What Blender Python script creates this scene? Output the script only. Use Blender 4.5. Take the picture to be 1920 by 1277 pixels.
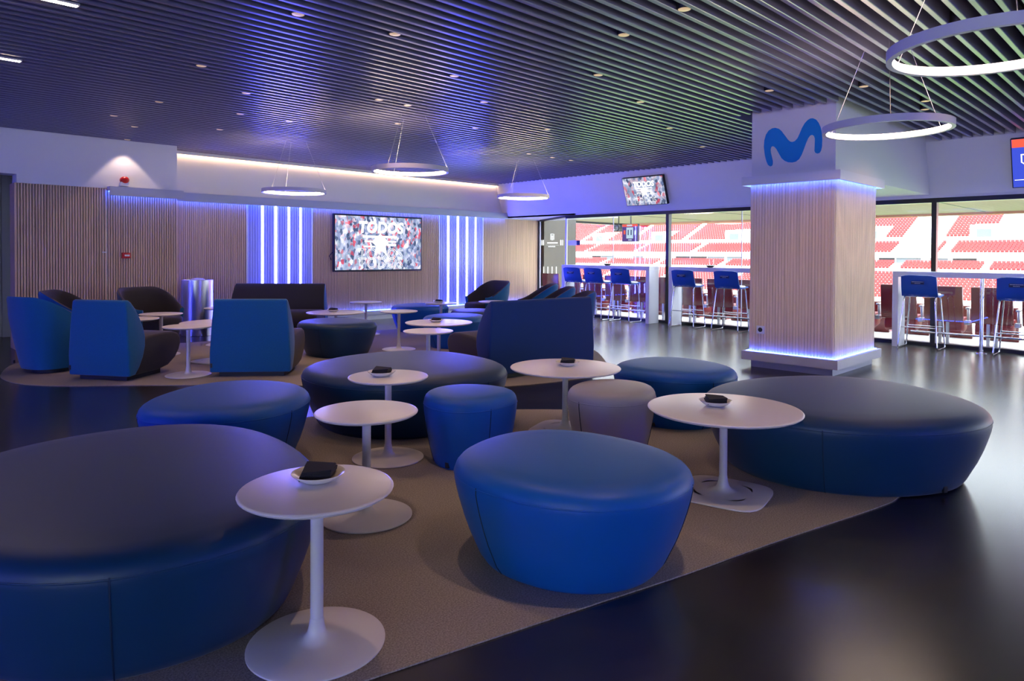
import bpy, bmesh, math, random
import numpy as np
from mathutils import Vector, Matrix
random.seed(7)
SC = bpy.context.scene
COL = SC.collection
for o in list(bpy.data.objects): bpy.data.objects.remove(o)

# ------------------------------------------------------------------ camera
F, YAW, PIT, ROL, CY, H = 1287.72, 0.781008, 0.0141579, 0.00508255, 494.235, 1.3
fw = Vector((math.sin(YAW)*math.cos(PIT), math.cos(YAW)*math.cos(PIT), -math.sin(PIT)))
rt = Vector((math.cos(YAW), -math.sin(YAW), 0)); up = rt.cross(fw)
R2 = rt*math.cos(ROL) + up*math.sin(ROL); U2 = -rt*math.sin(ROL) + up*math.cos(ROL)
cd = bpy.data.cameras.new('camera'); cam = bpy.data.objects.new('camera', cd); COL.objects.link(cam)
cd.sensor_width = 36; cd.sensor_fit = 'HORIZONTAL'; cd.lens = F/1920*36; cd.shift_y = (CY-638.5)/1920
cd.clip_end = 1000; cd.clip_start = .05
m = Matrix((R2, U2, -fw)).transposed().to_4x4(); m.translation = (0, 0, H); cam.matrix_world = m
SC.camera = cam

# ------------------------------------------------------------------ world, sun, exposure
SC.view_settings.view_transform = 'Standard'; SC.view_settings.look = 'None'
SC.view_settings.gamma = 1; SC.view_settings.use_curve_mapping = False
SC.view_settings.exposure = 1.02
w = bpy.data.worlds.new('sky'); SC.world = w; w.use_nodes = True
bg = w.node_tree.nodes['Background']; bg.inputs[0].default_value = (.80, .90, 1, 1); bg.inputs[1].default_value = 4.8
sl = bpy.data.lights.new('sun', 'SUN'); sl.energy = 3.2; sl.angle = .01; sl.color = (1, .95, .88)
so = bpy.data.objects.new('sun', sl); COL.objects.link(so)
so.rotation_euler = Vector((.75, .25, -.62)).to_track_quat('-Z', 'Y').to_euler()

# ------------------------------------------------------------------ light powers
P_SPOT = 12.5; P_RING = 22.0; P_LED = 30.0; P_LINE = 66.0; P_WARM = 6.0; P_WASH = 90.0

# ------------------------------------------------------------------ pixel helpers (floor / plane intersections)
def ray(x, y): return fw + R2*((x-960)/F) - U2*((y-CY)/F)
def atz(x, y, h=0.):
    d = ray(x, y); return Vector((0, 0, H)) + d*((h-H)/d.z)
def atx(x, y, X):
    d = ray(x, y); return Vector((0, 0, H)) + d*(X/d.x)
def aty(x, y, Y):
    d = ray(x, y); return Vector((0, 0, H)) + d*(Y/d.y)

# ------------------------------------------------------------------ materials
def mat(name, col, rough=.5, metal=0., spec=.5, emit=None, es=0., sheen=0.,  bump=None, var=None, coat=0.):
    m = bpy.data.materials.new(name); m.use_nodes = True
    nt = m.node_tree; b = nt.nodes['Principled BSDF']
    b.inputs['Base Color'].default_value = (*col, 1); b.inputs['Roughness'].default_value = rough
    b.inputs['Metallic'].default_value = metal; b.inputs['Specular IOR Level'].default_value = spec
    b.inputs['Sheen Weight'].default_value = sheen; b.inputs['Sheen Roughness'].default_value = .45; b.inputs['Sheen Tint'].default_value = (1, .84, .82, 1); b.inputs['Coat Weight'].default_value = coat
    if emit: b.inputs['Emission Color'].default_value = (*emit, 1); b.inputs['Emission Strength'].default_value = es
    if bump or var:
        tc = nt.nodes.new('ShaderNodeTexCoord')
        if var:
            sc, amt = var[:2]
            n = nt.nodes.new('ShaderNodeTexNoise'); n.inputs['Scale'].default_value = sc; n.inputs['Detail'].default_value = 6
            if len(var) > 2:
                mp = nt.nodes.new('ShaderNodeMapping'); mp.inputs['Scale'].default_value = var[2]
                nt.links.new(tc.outputs['Object'], mp.inputs[0]); nt.links.new(mp.outputs[0], n.inputs['Vector'])
            else: nt.links.new(tc.outputs['Object'], n.inputs['Vector'])
            r = nt.nodes.new('ShaderNodeValToRGB')
            r.color_ramp.elements[0].position = .3; r.color_ramp.elements[1].position = .7
            r.color_ramp.elements[0].color = (*[c*(1-amt) for c in col], 1); r.color_ramp.elements[1].color = (*[min(1, c*(1+amt)) for c in col], 1)
            nt.links.new(n.outputs['Fac'], r.inputs[0]); nt.links.new(r.outputs[0], b.inputs['Base Color'])
        if bump:
            n2 = nt.nodes.new('ShaderNodeTexNoise'); n2.inputs['Scale'].default_value = bump[0]; n2.inputs['Detail'].default_value = 3
            nt.links.new(tc.outputs['Object'], n2.inputs['Vector'])
            bp = nt.nodes.new('ShaderNodeBump'); bp.inputs['Strength'].default_value = bump[1]; bp.inputs['Distance'].default_value = bump[2]
            nt.links.new(n2.outputs['Fac'], bp.inputs['Height']); nt.links.new(bp.outputs[0], b.inputs['Normal'])
    return m
def emat(name, col, s):
    m = bpy.data.materials.new(name); m.use_nodes = True; nt = m.node_tree
    nt.nodes.remove(nt.nodes['Principled BSDF']); e = nt.nodes.new('ShaderNodeEmission')
    e.inputs[0].default_value = (*col, 1); e.inputs[1].default_value = s
    nt.links.new(e.outputs[0], nt.nodes['Material Output'].inputs[0]); return m
def glassmat(name, tint=(1, 1, 1), ior=1.5, extra=0.):
    m = bpy.data.materials.new(name); m.use_nodes = True; nt = m.node_tree
    nt.nodes.remove(nt.nodes['Principled BSDF'])
    t = nt.nodes.new('ShaderNodeBsdfTransparent'); t.inputs[0].default_value = (*tint, 1)
    g = nt.nodes.new('ShaderNodeBsdfGlossy'); g.inputs['Roughness'].default_value = .01; g.inputs[0].default_value = (1, 1, 1, 1)
    lw = nt.nodes.new('ShaderNodeLayerWeight'); lw.inputs[0].default_value = .5
    pw_ = nt.nodes.new('ShaderNodeMath'); pw_.operation = 'POWER'; pw_.inputs[1].default_value = 5; nt.links.new(lw.outputs['Facing'], pw_.inputs[0])
    f0 = ((ior-1)/(ior+1))**2
    f = nt.nodes.new('ShaderNodeMath'); f.operation = 'MULTIPLY_ADD'; f.inputs[1].default_value = (1-f0)*(1 if ior > 1.2 else .25); f.inputs[2].default_value = f0; nt.links.new(pw_.outputs[0], f.inputs[0])
    mx = nt.nodes.new('ShaderNodeMixShader')
    nt.links.new(f.outputs[0], mx.inputs[0]); nt.links.new(t.outputs[0], mx.inputs[1]); nt.links.new(g.outputs[0], mx.inputs[2])
    nt.links.new(mx.outputs[0], nt.nodes['Material Output'].inputs[0]); return m
def crowdmat(name, strength, seed):
    m = bpy.data.materials.new(name); m.use_nodes = True; nt = m.node_tree; N = nt.nodes; L = nt.links
    N.remove(N['Principled BSDF'])
    tc = N.new('ShaderNodeTexCoord'); mp = N.new('ShaderNodeMapping'); L.new(tc.outputs['Object'], mp.inputs[0])
    mp.inputs['Location'].default_value = (seed, seed*.7, 0); mp.inputs['Scale'].default_value = (1.5, 1, 1)
    nz = N.new('ShaderNodeTexNoise'); nz.inputs['Scale'].default_value = 9; nz.inputs['Detail'].default_value = 2; L.new(mp.outputs[0], nz.inputs['Vector'])
    va = N.new('ShaderNodeMixRGB'); va.inputs[0].default_value = .09; L.new(mp.outputs[0], va.inputs[1]); L.new(nz.outputs['Color'], va.inputs[2])
    vo = N.new('ShaderNodeTexVoronoi'); vo.inputs['Scale'].default_value = 15; L.new(va.outputs[0], vo.inputs['Vector'])
    r = N.new('ShaderNodeValToRGB'); e = r.color_ramp; e.interpolation = 'CONSTANT'
    cols = [(0, (.12, .16, .26)), (.12, (.55, .60, .75)), (.3, (.28, .34, .52)), (.42, (.70, .26, .32)), (.50, (.85, .87, .95)), (.64, (.38, .46, .60)), (.76, (.72, .58, .64)), (.86, (.45, .55, .62)), (.95, (.80, .14, .20))]
    e.elements[0].position = 0; e.elements[0].color = (*cols[0][1], 1); e.elements[1].position = cols[1][0]; e.elements[1].color = (*cols[1][1], 1)
    for p, c in cols[2:]:
        q = e.elements.new(p); q.color = (*c, 1)
    sp = N.new('ShaderNodeSeparateColor'); L.new(vo.outputs['Color'], sp.inputs[0]); L.new(sp.outputs[0], r.inputs[0])
    n2 = N.new('ShaderNodeTexNoise'); n2.inputs['Scale'].default_value = 5; L.new(mp.outputs[0], n2.inputs['Vector'])
    r2 = N.new('ShaderNodeValToRGB'); r2.color_ramp.elements[0].position = .42; r2.color_ramp.elements[1].position = .7
    r2.color_ramp.elements[0].color = (.55, .6, .75, 1); r2.color_ramp.elements[1].color = (1.35, 1.25, 1.3, 1); L.new(n2.outputs['Fac'], r2.inputs[0])
    mu = N.new('ShaderNodeMixRGB'); mu.blend_type = 'MULTIPLY'; mu.inputs[0].default_value = 1; L.new(r.outputs[0], mu.inputs[1]); L.new(r2.outputs[0], mu.inputs[2])
    em = N.new('ShaderNodeEmission'); em.inputs[1].default_value = strength; L.new(mu.outputs[0], em.inputs[0])
    L.new(em.outputs[0], N['Material Output'].inputs[0]); return m

M = {}
M['floor'] = mat('dark_floor', (.016, .013, .013), .23, spec=.9, var=(2.5, .35), bump=(1.6, .05, .02))
M['rug'] = mat('rug_weave', (.26, .23, .22), .95, spec=.1, var=(160, .35), bump=(260, .5, .004))
M['white'] = mat('white_paint', (.72, .71, .73), .6, spec=.3, bump=(60, .03, .002))
M['grey_paint'] = mat('pale_grey_paint', (.55, .55, .60), .55, spec=.3)
M['trimwhite'] = mat('white_lacquer', (.74, .74, .78), .35, spec=.5)
M['wood'] = mat('fluted_oak', (.62, .43, .28), .5, spec=.35, var=(3.0, .13, (14, 14, .3)))
M['paleoak'] = mat('pale_fluted_oak', (.78, .60, .39), .5, spec=.35, var=(3.0, .13, (14, 14, .3)))
M['slat'] = mat('slat_metal', (.15, .145, .235), .3, spec=1.0, coat=.0)
M['void'] = mat('ceiling_void', (.012, .012, .014), .9, spec=.1)
M['steel'] = mat('brushed_steel', (.62, .62, .66), .3, metal=1.)
M['chrome'] = mat('chrome', (.78, .78, .82), .1, metal=1.)
M['frame'] = mat('dark_window_frame', (.03, .03, .035), .3, metal=.6)
M['glass'] = glassmat('window_glass', (.97, .985, .98), 1.42)
M['glass_ar'] = glassmat('clear_glass', (.96, .97, .97), 1.12)
M['fabricn'] = mat('navy_wool', (.006, .035, .15), .85, spec=.25, sheen=.15, bump=(420, .25, .002))
M['joint'] = mat('glass_joint', (.75, .75, .78), .2)
M['blue'] = mat('blue_leatherette', (.001, .085, .36), .47, spec=.32, sheen=.03, bump=(220, .06, .002))
M['navy'] = mat('navy_leatherette', (.0005, .032, .10), .47, spec=.36, sheen=.10, bump=(220, .06, .002))
M['greyl'] = mat('grey_leatherette', (.33, .31, .33), .45, spec=.45, bump=(220, .06, .002))
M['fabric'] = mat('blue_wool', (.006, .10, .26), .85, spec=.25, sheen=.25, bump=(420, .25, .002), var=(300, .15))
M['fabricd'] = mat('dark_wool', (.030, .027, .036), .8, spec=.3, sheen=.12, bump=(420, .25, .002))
M['base'] = mat('black_base', (.01, .01, .012), .6)
M['seam'] = mat('seam_thread', (.003, .02, .06), .7)
M['table'] = mat('table_white', (.70, .66, .64), .28, spec=.5)
M['tmetal'] = mat('table_metal', (.62, .60, .63), .38, spec=.5)
M['dish'] = mat('porcelain', (.78, .76, .72), .15)
M['napkin'] = mat('black_napkin', (.008, .008, .010), .9, bump=(300, .3, .002))
M['dishdark'] = mat('black_dish', (.01, .01, .012), .25)
M['bluepaint'] = mat('logo_blue', (.0, .24, .66), .5)
M['stoolblue'] = mat('stool_blue', (.004, .075, .38), .55, sheen=.05, bump=(300, .1, .002))
M['label'] = mat('stool_badge', (.004, .02, .10), .6)
M['labelw'] = mat('badge_thread', (.55, .60, .75), .6)
M['red'] = mat('alarm_red', (.55, .01, .012), .3)
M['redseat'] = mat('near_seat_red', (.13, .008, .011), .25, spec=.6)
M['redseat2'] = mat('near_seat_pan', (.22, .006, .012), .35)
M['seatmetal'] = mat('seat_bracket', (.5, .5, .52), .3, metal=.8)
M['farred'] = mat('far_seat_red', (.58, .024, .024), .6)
M['concrete'] = mat('pale_concrete', (.72, .70, .68), .8, var=(.8, .08))
M['soffit'] = mat('tan_soffit', (.56, .40, .34), .7, var=(2., .08, (.1, 6, 1)))
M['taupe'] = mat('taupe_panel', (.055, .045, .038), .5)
M['grass'] = mat('pitch_grass', (.20, .34, .07), .9, var=(.05, .15))
M['redflag'] = mat('red_banner', (.70, .02, .04), .6)
M['orange'] = mat('orange_band', (.60, .30, .18), .6)
M['dark'] = mat('matte_black', (.012, .012, .014), .5)
M['box'] = mat('lodge_dark', (.10, .12, .13), .4)
M['print'] = mat('white_print', (.80, .78, .74), .6)
M['doorp'] = mat('door_paint', (.50, .52, .66), .45)
M['cable'] = mat('steel_cable', (.55, .52, .50), .35, metal=.8)
M['led_blue'] = emat('led_blue', (.03, .085, 1.0), P_LED)
M['led_line'] = emat('led_violet', (.075, .085, 1.0), P_LINE)
M['led_warm'] = emat('led_warm', (1.0, .62, .36), P_WARM)
M['led_ring'] = emat('led_ring', (1.0, .77, .61), P_RING)
M['lens'] = mat('downlight_lens', (.70, .50, .28), .3, emit=(1, .70, .35), es=.22)
M['ring'] = mat('ring_white', (.62, .60, .64), .4)
M['whitelight'] = emat('screen_white', (1, 1, 1), .8)
M['scr_blue'] = emat('screen_blue', (.06, .10, .75), .5)
M['scr_red'] = emat('screen_red', (1.0, .14, .08), .5)
M['scr_purple'] = emat('screen_purple', (.12, .07, .30), .5)
M['scr_pale'] = emat('screen_pale', (.60, .78, .88), .5)
M['scr_ink'] = emat('screen_ink', (.01, .01, .06), 1.0)
M['crowd'] = crowdmat('screen_crowd', .62, 3.1)
M['crowd2'] = crowdmat('screen_crowd_small', .5, 9.4)
M['fluted'] = mat('fluted_acrylic', (.28, .30, .55), .25, spec=.6, emit=(.13, .13, 1.0), es=.12)

# ------------------------------------------------------------------ mesh helpers
def tag(o, label=None, cat=None, group=None, kind=None):
    if label: o['label'] = label
    if cat: o['category'] = cat
    if group: o['group'] = group
    if kind: o['kind'] = kind
    return o
def empty(name, loc, rz=0):
    o = bpy.data.objects.new(name, None); COL.objects.link(o); o.location = loc; o.rotation_euler = (0, 0, rz)
    o.empty_display_size = .1; return o
class MB:
    def __init__(s): s.v = []; s.f = []
    def add(s, vs, fs):
        n = len(s.v); s.v += [tuple(v) for v in vs]; s.f += [tuple(n+i for i in f) for f in fs]; return s
    def box(s, a, b):
        (x0, y0, z0), (x1, y1, z1) = a, b
        return s.add([(x0, y0, z0), (x1, y0, z0), (x1, y1, z0), (x0, y1, z0), (x0, y0, z1), (x1, y0, z1), (x1, y1, z1), (x0, y1, z1)],
                     [(3, 2, 1, 0), (4, 5, 6, 7), (0, 1, 5, 4), (1, 2, 6, 5), (2, 3, 7, 6), (3, 0, 4, 7)])
    def rings(s, rings, cap0=True, cap1=True):
        n = len(rings[0]); vs = [p for r in rings for p in r]; fs = []
        for k in range(len(rings)-1):
            for i in range(n):
                j = (i+1) % n; fs.append((k*n+i, k*n+j, (k+1)*n+j, (k+1)*n+i))
        if cap0: fs.append(tuple(range(n-1, -1, -1)))
        if cap1: fs.append(tuple((len(rings)-1)*n+i for i in range(n)))
        return s.add(vs, fs)
    def lathe(s, prof, n=40, c=(0, 0, 0)):
        return s.rings([[(c[0]+r*math.cos(2*math.pi*i/n), c[1]+r*math.sin(2*math.pi*i/n), c[2]+z) for i in range(n)] for r, z in prof])
    def prism(s, poly, z0, z1):
        return s.rings([[(x, y, z0) for x, y in poly], [(x, y, z1) for x, y in poly]])
    def tube(s, pts, r, n=8):
        pts = [Vector(p) for p in pts]; rings = []; prev = None
        for i, p in enumerate(pts):
            t = (pts[min(i+1, len(pts)-1)] - pts[max(i-1, 0)]).normalized()
            if prev is None: a = t.orthogonal().normalized()
            else: a = (prev - t*prev.dot(t)).normalized()
            prev = a; b = t.cross(a)
            rings.append([p + (a*math.cos(2*math.pi*k/n) + b*math.sin(2*math.pi*k/n))*r for k in range(n)])
        return s.rings(rings)
    def mesh(s, name, mt, smooth=None, bevel=None):
        me = bpy.data.meshes.new(name); me.from_pydata([tuple(v) for v in s.v], [], s.f); me.update()
        bm = bmesh.new(); bm.from_mesh(me)
        bmesh.ops.recalc_face_normals(bm, faces=bm.faces)
        if bevel:
            ed = [e for e in bm.edges if len(e.link_faces) == 2 and e.calc_face_angle(0) > math.radians(bevel[2] if len(bevel) > 2 else 30)]
            bmesh.ops.bevel(bm, geom=ed, offset=bevel[0], segments=bevel[1], profile=.5, affect='EDGES', clamp_overlap=True)
        bm.to_mesh(me); bm.free()
        if smooth is not None or bevel:
            me.shade_smooth(); me.set_sharp_from_angle(angle=math.radians(smooth if smooth else 40))
        me.materials.append(mt); return me
    def build(s, name, mt, parent=None, loc=None, rz=None, smooth=None, bevel=None):
        o = bpy.data.objects.new(name, s.mesh(name, mt, smooth, bevel)); COL.objects.link(o)
        if parent: o.parent = parent
        if loc: o.location = loc
        if rz is not None: o.rotation_euler = (0, 0, rz)
        return o
def box(name, a, b, mt, parent=None, bevel=None): return MB().box(a, b).build(name, mt, parent, bevel=bevel)
def struct(o): o['kind'] = 'structure'; return o
def shared(name, me, parent=None, loc=None, rz=None):
    o = bpy.data.objects.new(name, me); COL.objects.link(o)
    if parent: o.parent = parent
    if loc: o.location = loc
    if rz is not None: o.rotation_euler = (0, 0, rz)
    return o
def text(name, body, size, mtl, parent, matrix, extrude=0.001, outline=None, bold=0., shear=0., space=1.):
    c = bpy.data.curves.new(name, 'FONT'); c.body = body; c.size = size; c.align_x = 'CENTER'; c.align_y = 'CENTER'
    c.extrude = extrude; c.shear = shear; c.offset = bold; c.space_character = space; c.resolution_u = 3
    if outline: c.fill_mode = 'NONE'; c.extrude = 0; c.bevel_depth = outline; c.bevel_resolution = 0
    t = bpy.data.objects.new(name, c); COL.objects.link(t)
    me = bpy.data.meshes.new_from_object(t.evaluated_get(bpy.context.evaluated_depsgraph_get()))
    bpy.data.objects.remove(t); bpy.data.curves.remove(c)
    me.materials.clear(); me.materials.append(mtl); me.name = name
    o = bpy.data.objects.new(name, me); COL.objects.link(o); o.parent = parent; o.matrix_local = matrix; return o
def basis(o, x, y):
    x = Vector(x).normalized(); y = Vector(y).normalized(); z = x.cross(y)
    m = Matrix((x, y, z)).transposed().to_4x4(); m.translation = o; return m
def dup(root, loc, rz, label):
    r = root.copy(); COL.objects.link(r); r.location = loc; r.rotation_euler = (0, 0, rz); r['label'] = label
    for ch in list(root.children):
        c = ch.copy(); COL.objects.link(c); c.parent = r
        for g in list(ch.children):
            d = g.copy(); COL.objects.link(d); d.parent = c
    return r

# ================================================================== SETTING
VB, VL, UW, ZC = 11.6, 11.04, 11.25, 2.9
UL = 3.75                     # where the nearer left wall ends
struct(box('floor', (-7, -7, -.2), (UW+.03, 13.2, 0), M['floor']))
# ceiling: dark void slab + hanging slats
ceil = struct(box('ceiling', (-7, -7, 3.35), (12.6, 13.2, 3.5), M['void']))
PITCH, SW, SH = .119, .036, .13
def slatmesh(u0, u1, nm):
    return MB().box((u0, -SW/2, ZC), (u1, SW/2, ZC+SH)).mesh(nm, M['slat'], bevel=(.004, 1))
s_full = slatmesh(-6.9, 10.92, 'slat_full'); s_cut = slatmesh(-6.9, 7.44, 'slat_cut'); s_left = slatmesh(-6.9, 10.96, 'slat_long')
k = 0; v = -2.4
while v < 11.52:
    if 2.62 < v < 3.80: me = s_cut
    elif v > VL-.05: me = None
    else: me = s_full
    if me is None: me = slat_b if 'slat_b' in globals() else None
    if me is None:
        slat_b = slatmesh(UL+.02, 11.15, 'slat_rear'); me = slat_b
    shared('slat', me, ceil, (0, v, 0)); v += PITCH
# cross carriers above the slats
for uu in (1.2, 3.6, 6.0, 9.4): box('carrier_rail', (uu, -2.4, ZC+SH), (uu+.03, 11.4, ZC+SH+.04), M['dark'], ceil)

# fluted wood panel: ribs as geometry
def fluted(name, p0, p1, z0, z1, pitch, parent, depth=.012, mt=None):
    p0 = Vector((*p0, 0)); p1 = Vector((*p1, 0)); d = p1-p0; L = d.length; d.normalize(); nrm = Vector((d.y, -d.x, 0))
    n = max(1, round(L/pitch)); w_ = L/n; vs = []; fs = []; row = []
    for i in range(n):
        for t, dp in ((0, 0), (.22, 0), (.30, depth), (.92, depth), (1., 0)): row.append(p0 + d*((i+t)*w_) + nrm*dp)
    for p in row: vs.append((p.x, p.y, z0)); vs.append((p.x, p.y, z1))
    for i in range(len(row)-1): fs.append((2*i, 2*i+2, 2*i+3, 2*i+1))
    me = bpy.data.meshes.new(name); me.from_pydata(vs, [], fs); me.materials.append(mt or M['wood']); me.update()
    o = bpy.data.objects.new(name, me); COL.objects.link(o); o.parent = parent; return o

# ---- left wall (nearer plane)
U_D = 1.74
wl = struct(MB().box((U_D, VL, 0), (UL, VL+.3, 3.35)).box((-7, VL, 0), (.7, VL+.3, 3.35)).box((.7, VL, 2.32), (U_D, VL+.3, 3.35)).build('wall_left', M['white']))
seam_u = aty(201.4, 460, VL).x
fluted('wood_panel', (U_D+.0, VL), (seam_u-.012, VL), 0, 2.205, .033, wl)
fluted('wood_panel', (seam_u, VL), (UL, VL), 0, 2.17, .033, wl)
box('wood_jamb', (U_D-.025, VL-.012, 0), (U_D, VL+.32, 2.205), M['wood'], wl)
t1 = struct(MB().box((seam_u, VL-.13, 2.10), (UL+.05, VL-.10, 2.23)).box((seam_u, VL-.10, 2.17), (UL+.05, VL+.01, 2.23)).build('trim_1', M['grey_paint']))
box('led_strip', (seam_u+.01, VL-.06, 2.155), (UL+.03, VL-.04, 2.168), M['led_blue'], t1)
# the door in its recess
d1 = struct(box('door_1', (.72, 12.86, 0), (U_D+.30, 12.92, 2.42), M['doorp']))
box('door_frame', (U_D+.09, 12.78, 0), (U_D+.19, 12.86, 2.52), M['doorp'], d1)
box('door_leaf', (.9, 12.82, .01), (U_D+.0, 12.86, 2.30), M['grey_paint'], d1)
box('door_gap', (U_D+.005, 12.825, .01), (U_D+.03, 12.865, 2.36), M['dark'], d1)
for i in range(26): box('vent_slot', (U_D-.055, 12.814, 2.24-.03*i), (U_D-.02, 12.822, 2.252-.03*i), M['trimwhite'], d1)
struct(MB().box((.3, 12.92, 0), (2.3, 13.2, 3.35)).box((2.08, VL+.3, 0), (2.3, 12.92, 3.35)).box((.3, VL+.3, 0), (.7, 12.92, 3.35)).build('wall_recess', M['white']))

# ---- back wall
wb = struct(box('wall_back', (UL-.1, VB, 0), (12.62, VB+.3, 3.35), M['white']))
struct(box('wall_return', (UL-.3, VL+.3, 0), (UL, VB+.01, 3.35), M['white']))
p1a, p1b = 5.06, 6.28; p2a, p2b = 9.25, 10.52; UE = 12.38
Z0, Z1 = .17, 2.18
for a, b in ((UL, p1a), (p1b, p2a), (p2b, UE)): fluted('wood_panel', (a, VB-.03), (b, VB-.03), Z0, Z1, .033, wb)
t2 = struct(MB().box((UL+.01, VB-.16, 2.11), (12.45, VB-.13, 2.25)).box((UL+.01, VB-.13, 2.18), (12.45, VB, 2.25)).build('trim_2', M['grey_paint']))
box('led_strip', (UL+.02, VB-.085, 2.165), (UE, VB-.065, 2.178), M['led_blue'], t2)
t3 = struct(MB().box((UL+.01, VB-.20, .10), (12.42, VB, .17)).box((UL+.01, VB-.16, 0), (12.42, VB, .10)).build('trim_3', M['trimwhite']))
box('led_strip', (6.2, VB-.075, .1705), (UE, VB-.063, .177), M['led_blue'], t3)
# fluted acrylic LED panels with four lines each
for (a, b, lines) in ((p1a, p1b, (5.334, 5.578, 5.819, 6.046)), (p2a, p2b, (9.504, 9.776, 10.039, 10.293))):
    fluted('acrylic_panel', (a, VB-.028), (b, VB-.028), Z0, Z1, .045, wb, .014, M['fluted'])
    for e in (a, b): box('panel_edge', (e-.012, VB-.05, Z0), (e+.012, VB-.01, Z1), M['trimwhite'], wb)
    for u in lines: box('led_line', (u-.015, VB-.052, Z0+.01), (u+.015, VB-.036, Z1-.03), M['led_line'], wb)
# warm cove at the top
t4 = struct(box('trim_4', (UL, VB-.10, 2.865), (11.15, VB-.06, 2.93), M['trimwhite']))
box('cove_strip', (UL+.01, VB-.058, 2.868), (11.12, VB-.02, 2.876), M['led_warm'], t4)

# ---- window wall: sloped bulkhead, soffit, head, sill, mullions, glass
UT, UB, ZB = 10.95, 11.20, 2.165
bulk = MB()
prof = [(UT-.02, 3.35), (UT, ZC), (UB, ZB), (UB, ZB-.035), (UW+.04, ZB-.035), (UW+.04, 3.35)]
bulk.rings([[(u, -7, z) for u, z in prof], [(u, VB, z) for u, z in prof]])
wr = struct(bulk.build('wall_window', M['white']))
soff = MB().prism([(UB, 9.4), (12.7, 9.4), (12.7, VB), (UB, VB)], ZB-.034, ZB+.06); soff.build('corner_soffit', M['white'], wr)
VC = 9.69   # where the glass line bends away to the corner
C2 = (12.40, VB-.03)
win = struct(empty('window_1', (UW, VC, 0)));
def wbox(name, a, b, mt):
    o = box(name, (a[0]-UW, a[1]-VC, a[2]), (b[0]-UW, b[1]-VC, b[2]), mt, win); return o
wbox('head_rail', (UW-.03, -6.9, 2.065), (UW+.05, VC, 2.135), M['frame'])
wbox('sill_rail', (UW-.03, -6.9, 0), (UW+.05, VC, .05), M['frame'])
for x in (1253, 1752):
    vv = atx(x, 450, UW).y; wbox('mullion', (UW-.04, vv-.032, .05), (UW+.06, vv+.032, 2.065), M['frame'])
for vv in (-.2, -2.4, -4.6): wbox('mullion', (UW-.04, vv-.032, .05), (UW+.06, vv+.032, 2.065), M['frame'])
wbox('glass_joint', (UW-.012, VC-.02, .05), (UW+.012, VC+.02, 2.07), M['joint'])
for x in (1150, 1391): 
    vv = atx(x, 450, UW).y; wbox('glass_joint', (UW-.006, vv-.007, .05), (UW+.006, vv+.007, 2.065), M['joint'])
seg = [-6.9, -4.6, -2.4, -.2, atx(1752, 450, UW).y, atx(1391, 450, UW).y, atx(1253, 450, UW).y, atx(1150, 450, UW).y, VC]
for a, b in zip(seg, seg[1:]): wbox('pane', (UW, a+.004, .05), (UW+.008, b-.004, 2.065), M['glass'])
dx, dy = C2[0]-UW, C2[1]-VC; LL = math.hypot(dx, dy); nx, ny = dy/LL, -dx/LL
def angled(z0, z1, th, off0, off1):
    p = [(0+dx/LL*off0, dy/LL*off0), (dx/LL*off1, dy/LL*off1)]
    return MB().prism([(p[0][0]-nx*th, p[0][1]-ny*th), (p[1][0]-nx*th, p[1][1]-ny*th), (p[1][0]+nx*th, p[1][1]+ny*th), (p[0][0]+nx*th, p[0][1]+ny*th)], z0, z1)
angled(.05, 2.10, .004, .03, LL-.03).build('pane', M['glass_ar'], win)
angled(2.09, 2.135, .03, 0, LL).build('head_rail', M['frame'], win); angled(0, .05, .03, 0, LL).build('sill_rail', M['frame'], win)
angled(.05, 2.09, .03, LL-.06, LL).build('mullion', M['frame'], win)
angled(.05, 2.09, .012, LL-.13, LL-.105).build('glass_joint', M['joint'], win)

# walls behind the camera that close the room
struct(box('wall_rear', (-7, -7.2, 0), (UW, -7, 3.35), M['white'])); struct(MB().box((-7.2, -.4, 0), (-7, 13.2, 3.35)).box((-7.2, -7, 0), (-7, -6.2, 3.35)).box((-7.2, -6.2, 0), (-7, -.4, .15)).box((-7.2, -6.2, 2.5), (-7, -.4, 3.35)).build('wall_side', M['white']))
w2 = struct(empty('fill_window', (-7.1, -6.2, .15)))  # unseen window, added to let cool fill light in from the side
for k in range(5):
    MB().box((-.005, 1.16*k+.03, .03), (.005, 1.16*k+1.13, 2.32)).build('pane', M['glass'], w2); MB().box((-.04, 1.16*k-.03, 0), (.04, 1.16*k+.03, 2.35)).build('mullion', M['frame'], w2)
struct(box('concourse', (-40, -60, -.4), (-7.2, 120, -.15), M['concrete']))
ws_ = bpy.data.objects['wall_side']; wr_ = bpy.data.objects['wall_rear']
for v0_ in (3.4, 7.0):  # unseen glowing lines added behind the camera as violet fill
    for k in range(4): box('led_line', (-6.99, v0_+.25*k, .17), (-6.97, v0_+.25*k+.03, 2.14), M['led_line'], ws_)
for k in range(4): box('led_line', (3.5+.25*k, -6.99, .17), (3.5+.25*k+.03, -6.97, 2.14), M['led_line'], wr_)  # same added fill lines on the unseen rear wall
struct(box('roof', (-7.2, -60, 3.5), (11.4, 120, 3.8), M['concrete']))  # unseen slab, added to keep the sun out of the room

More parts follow.
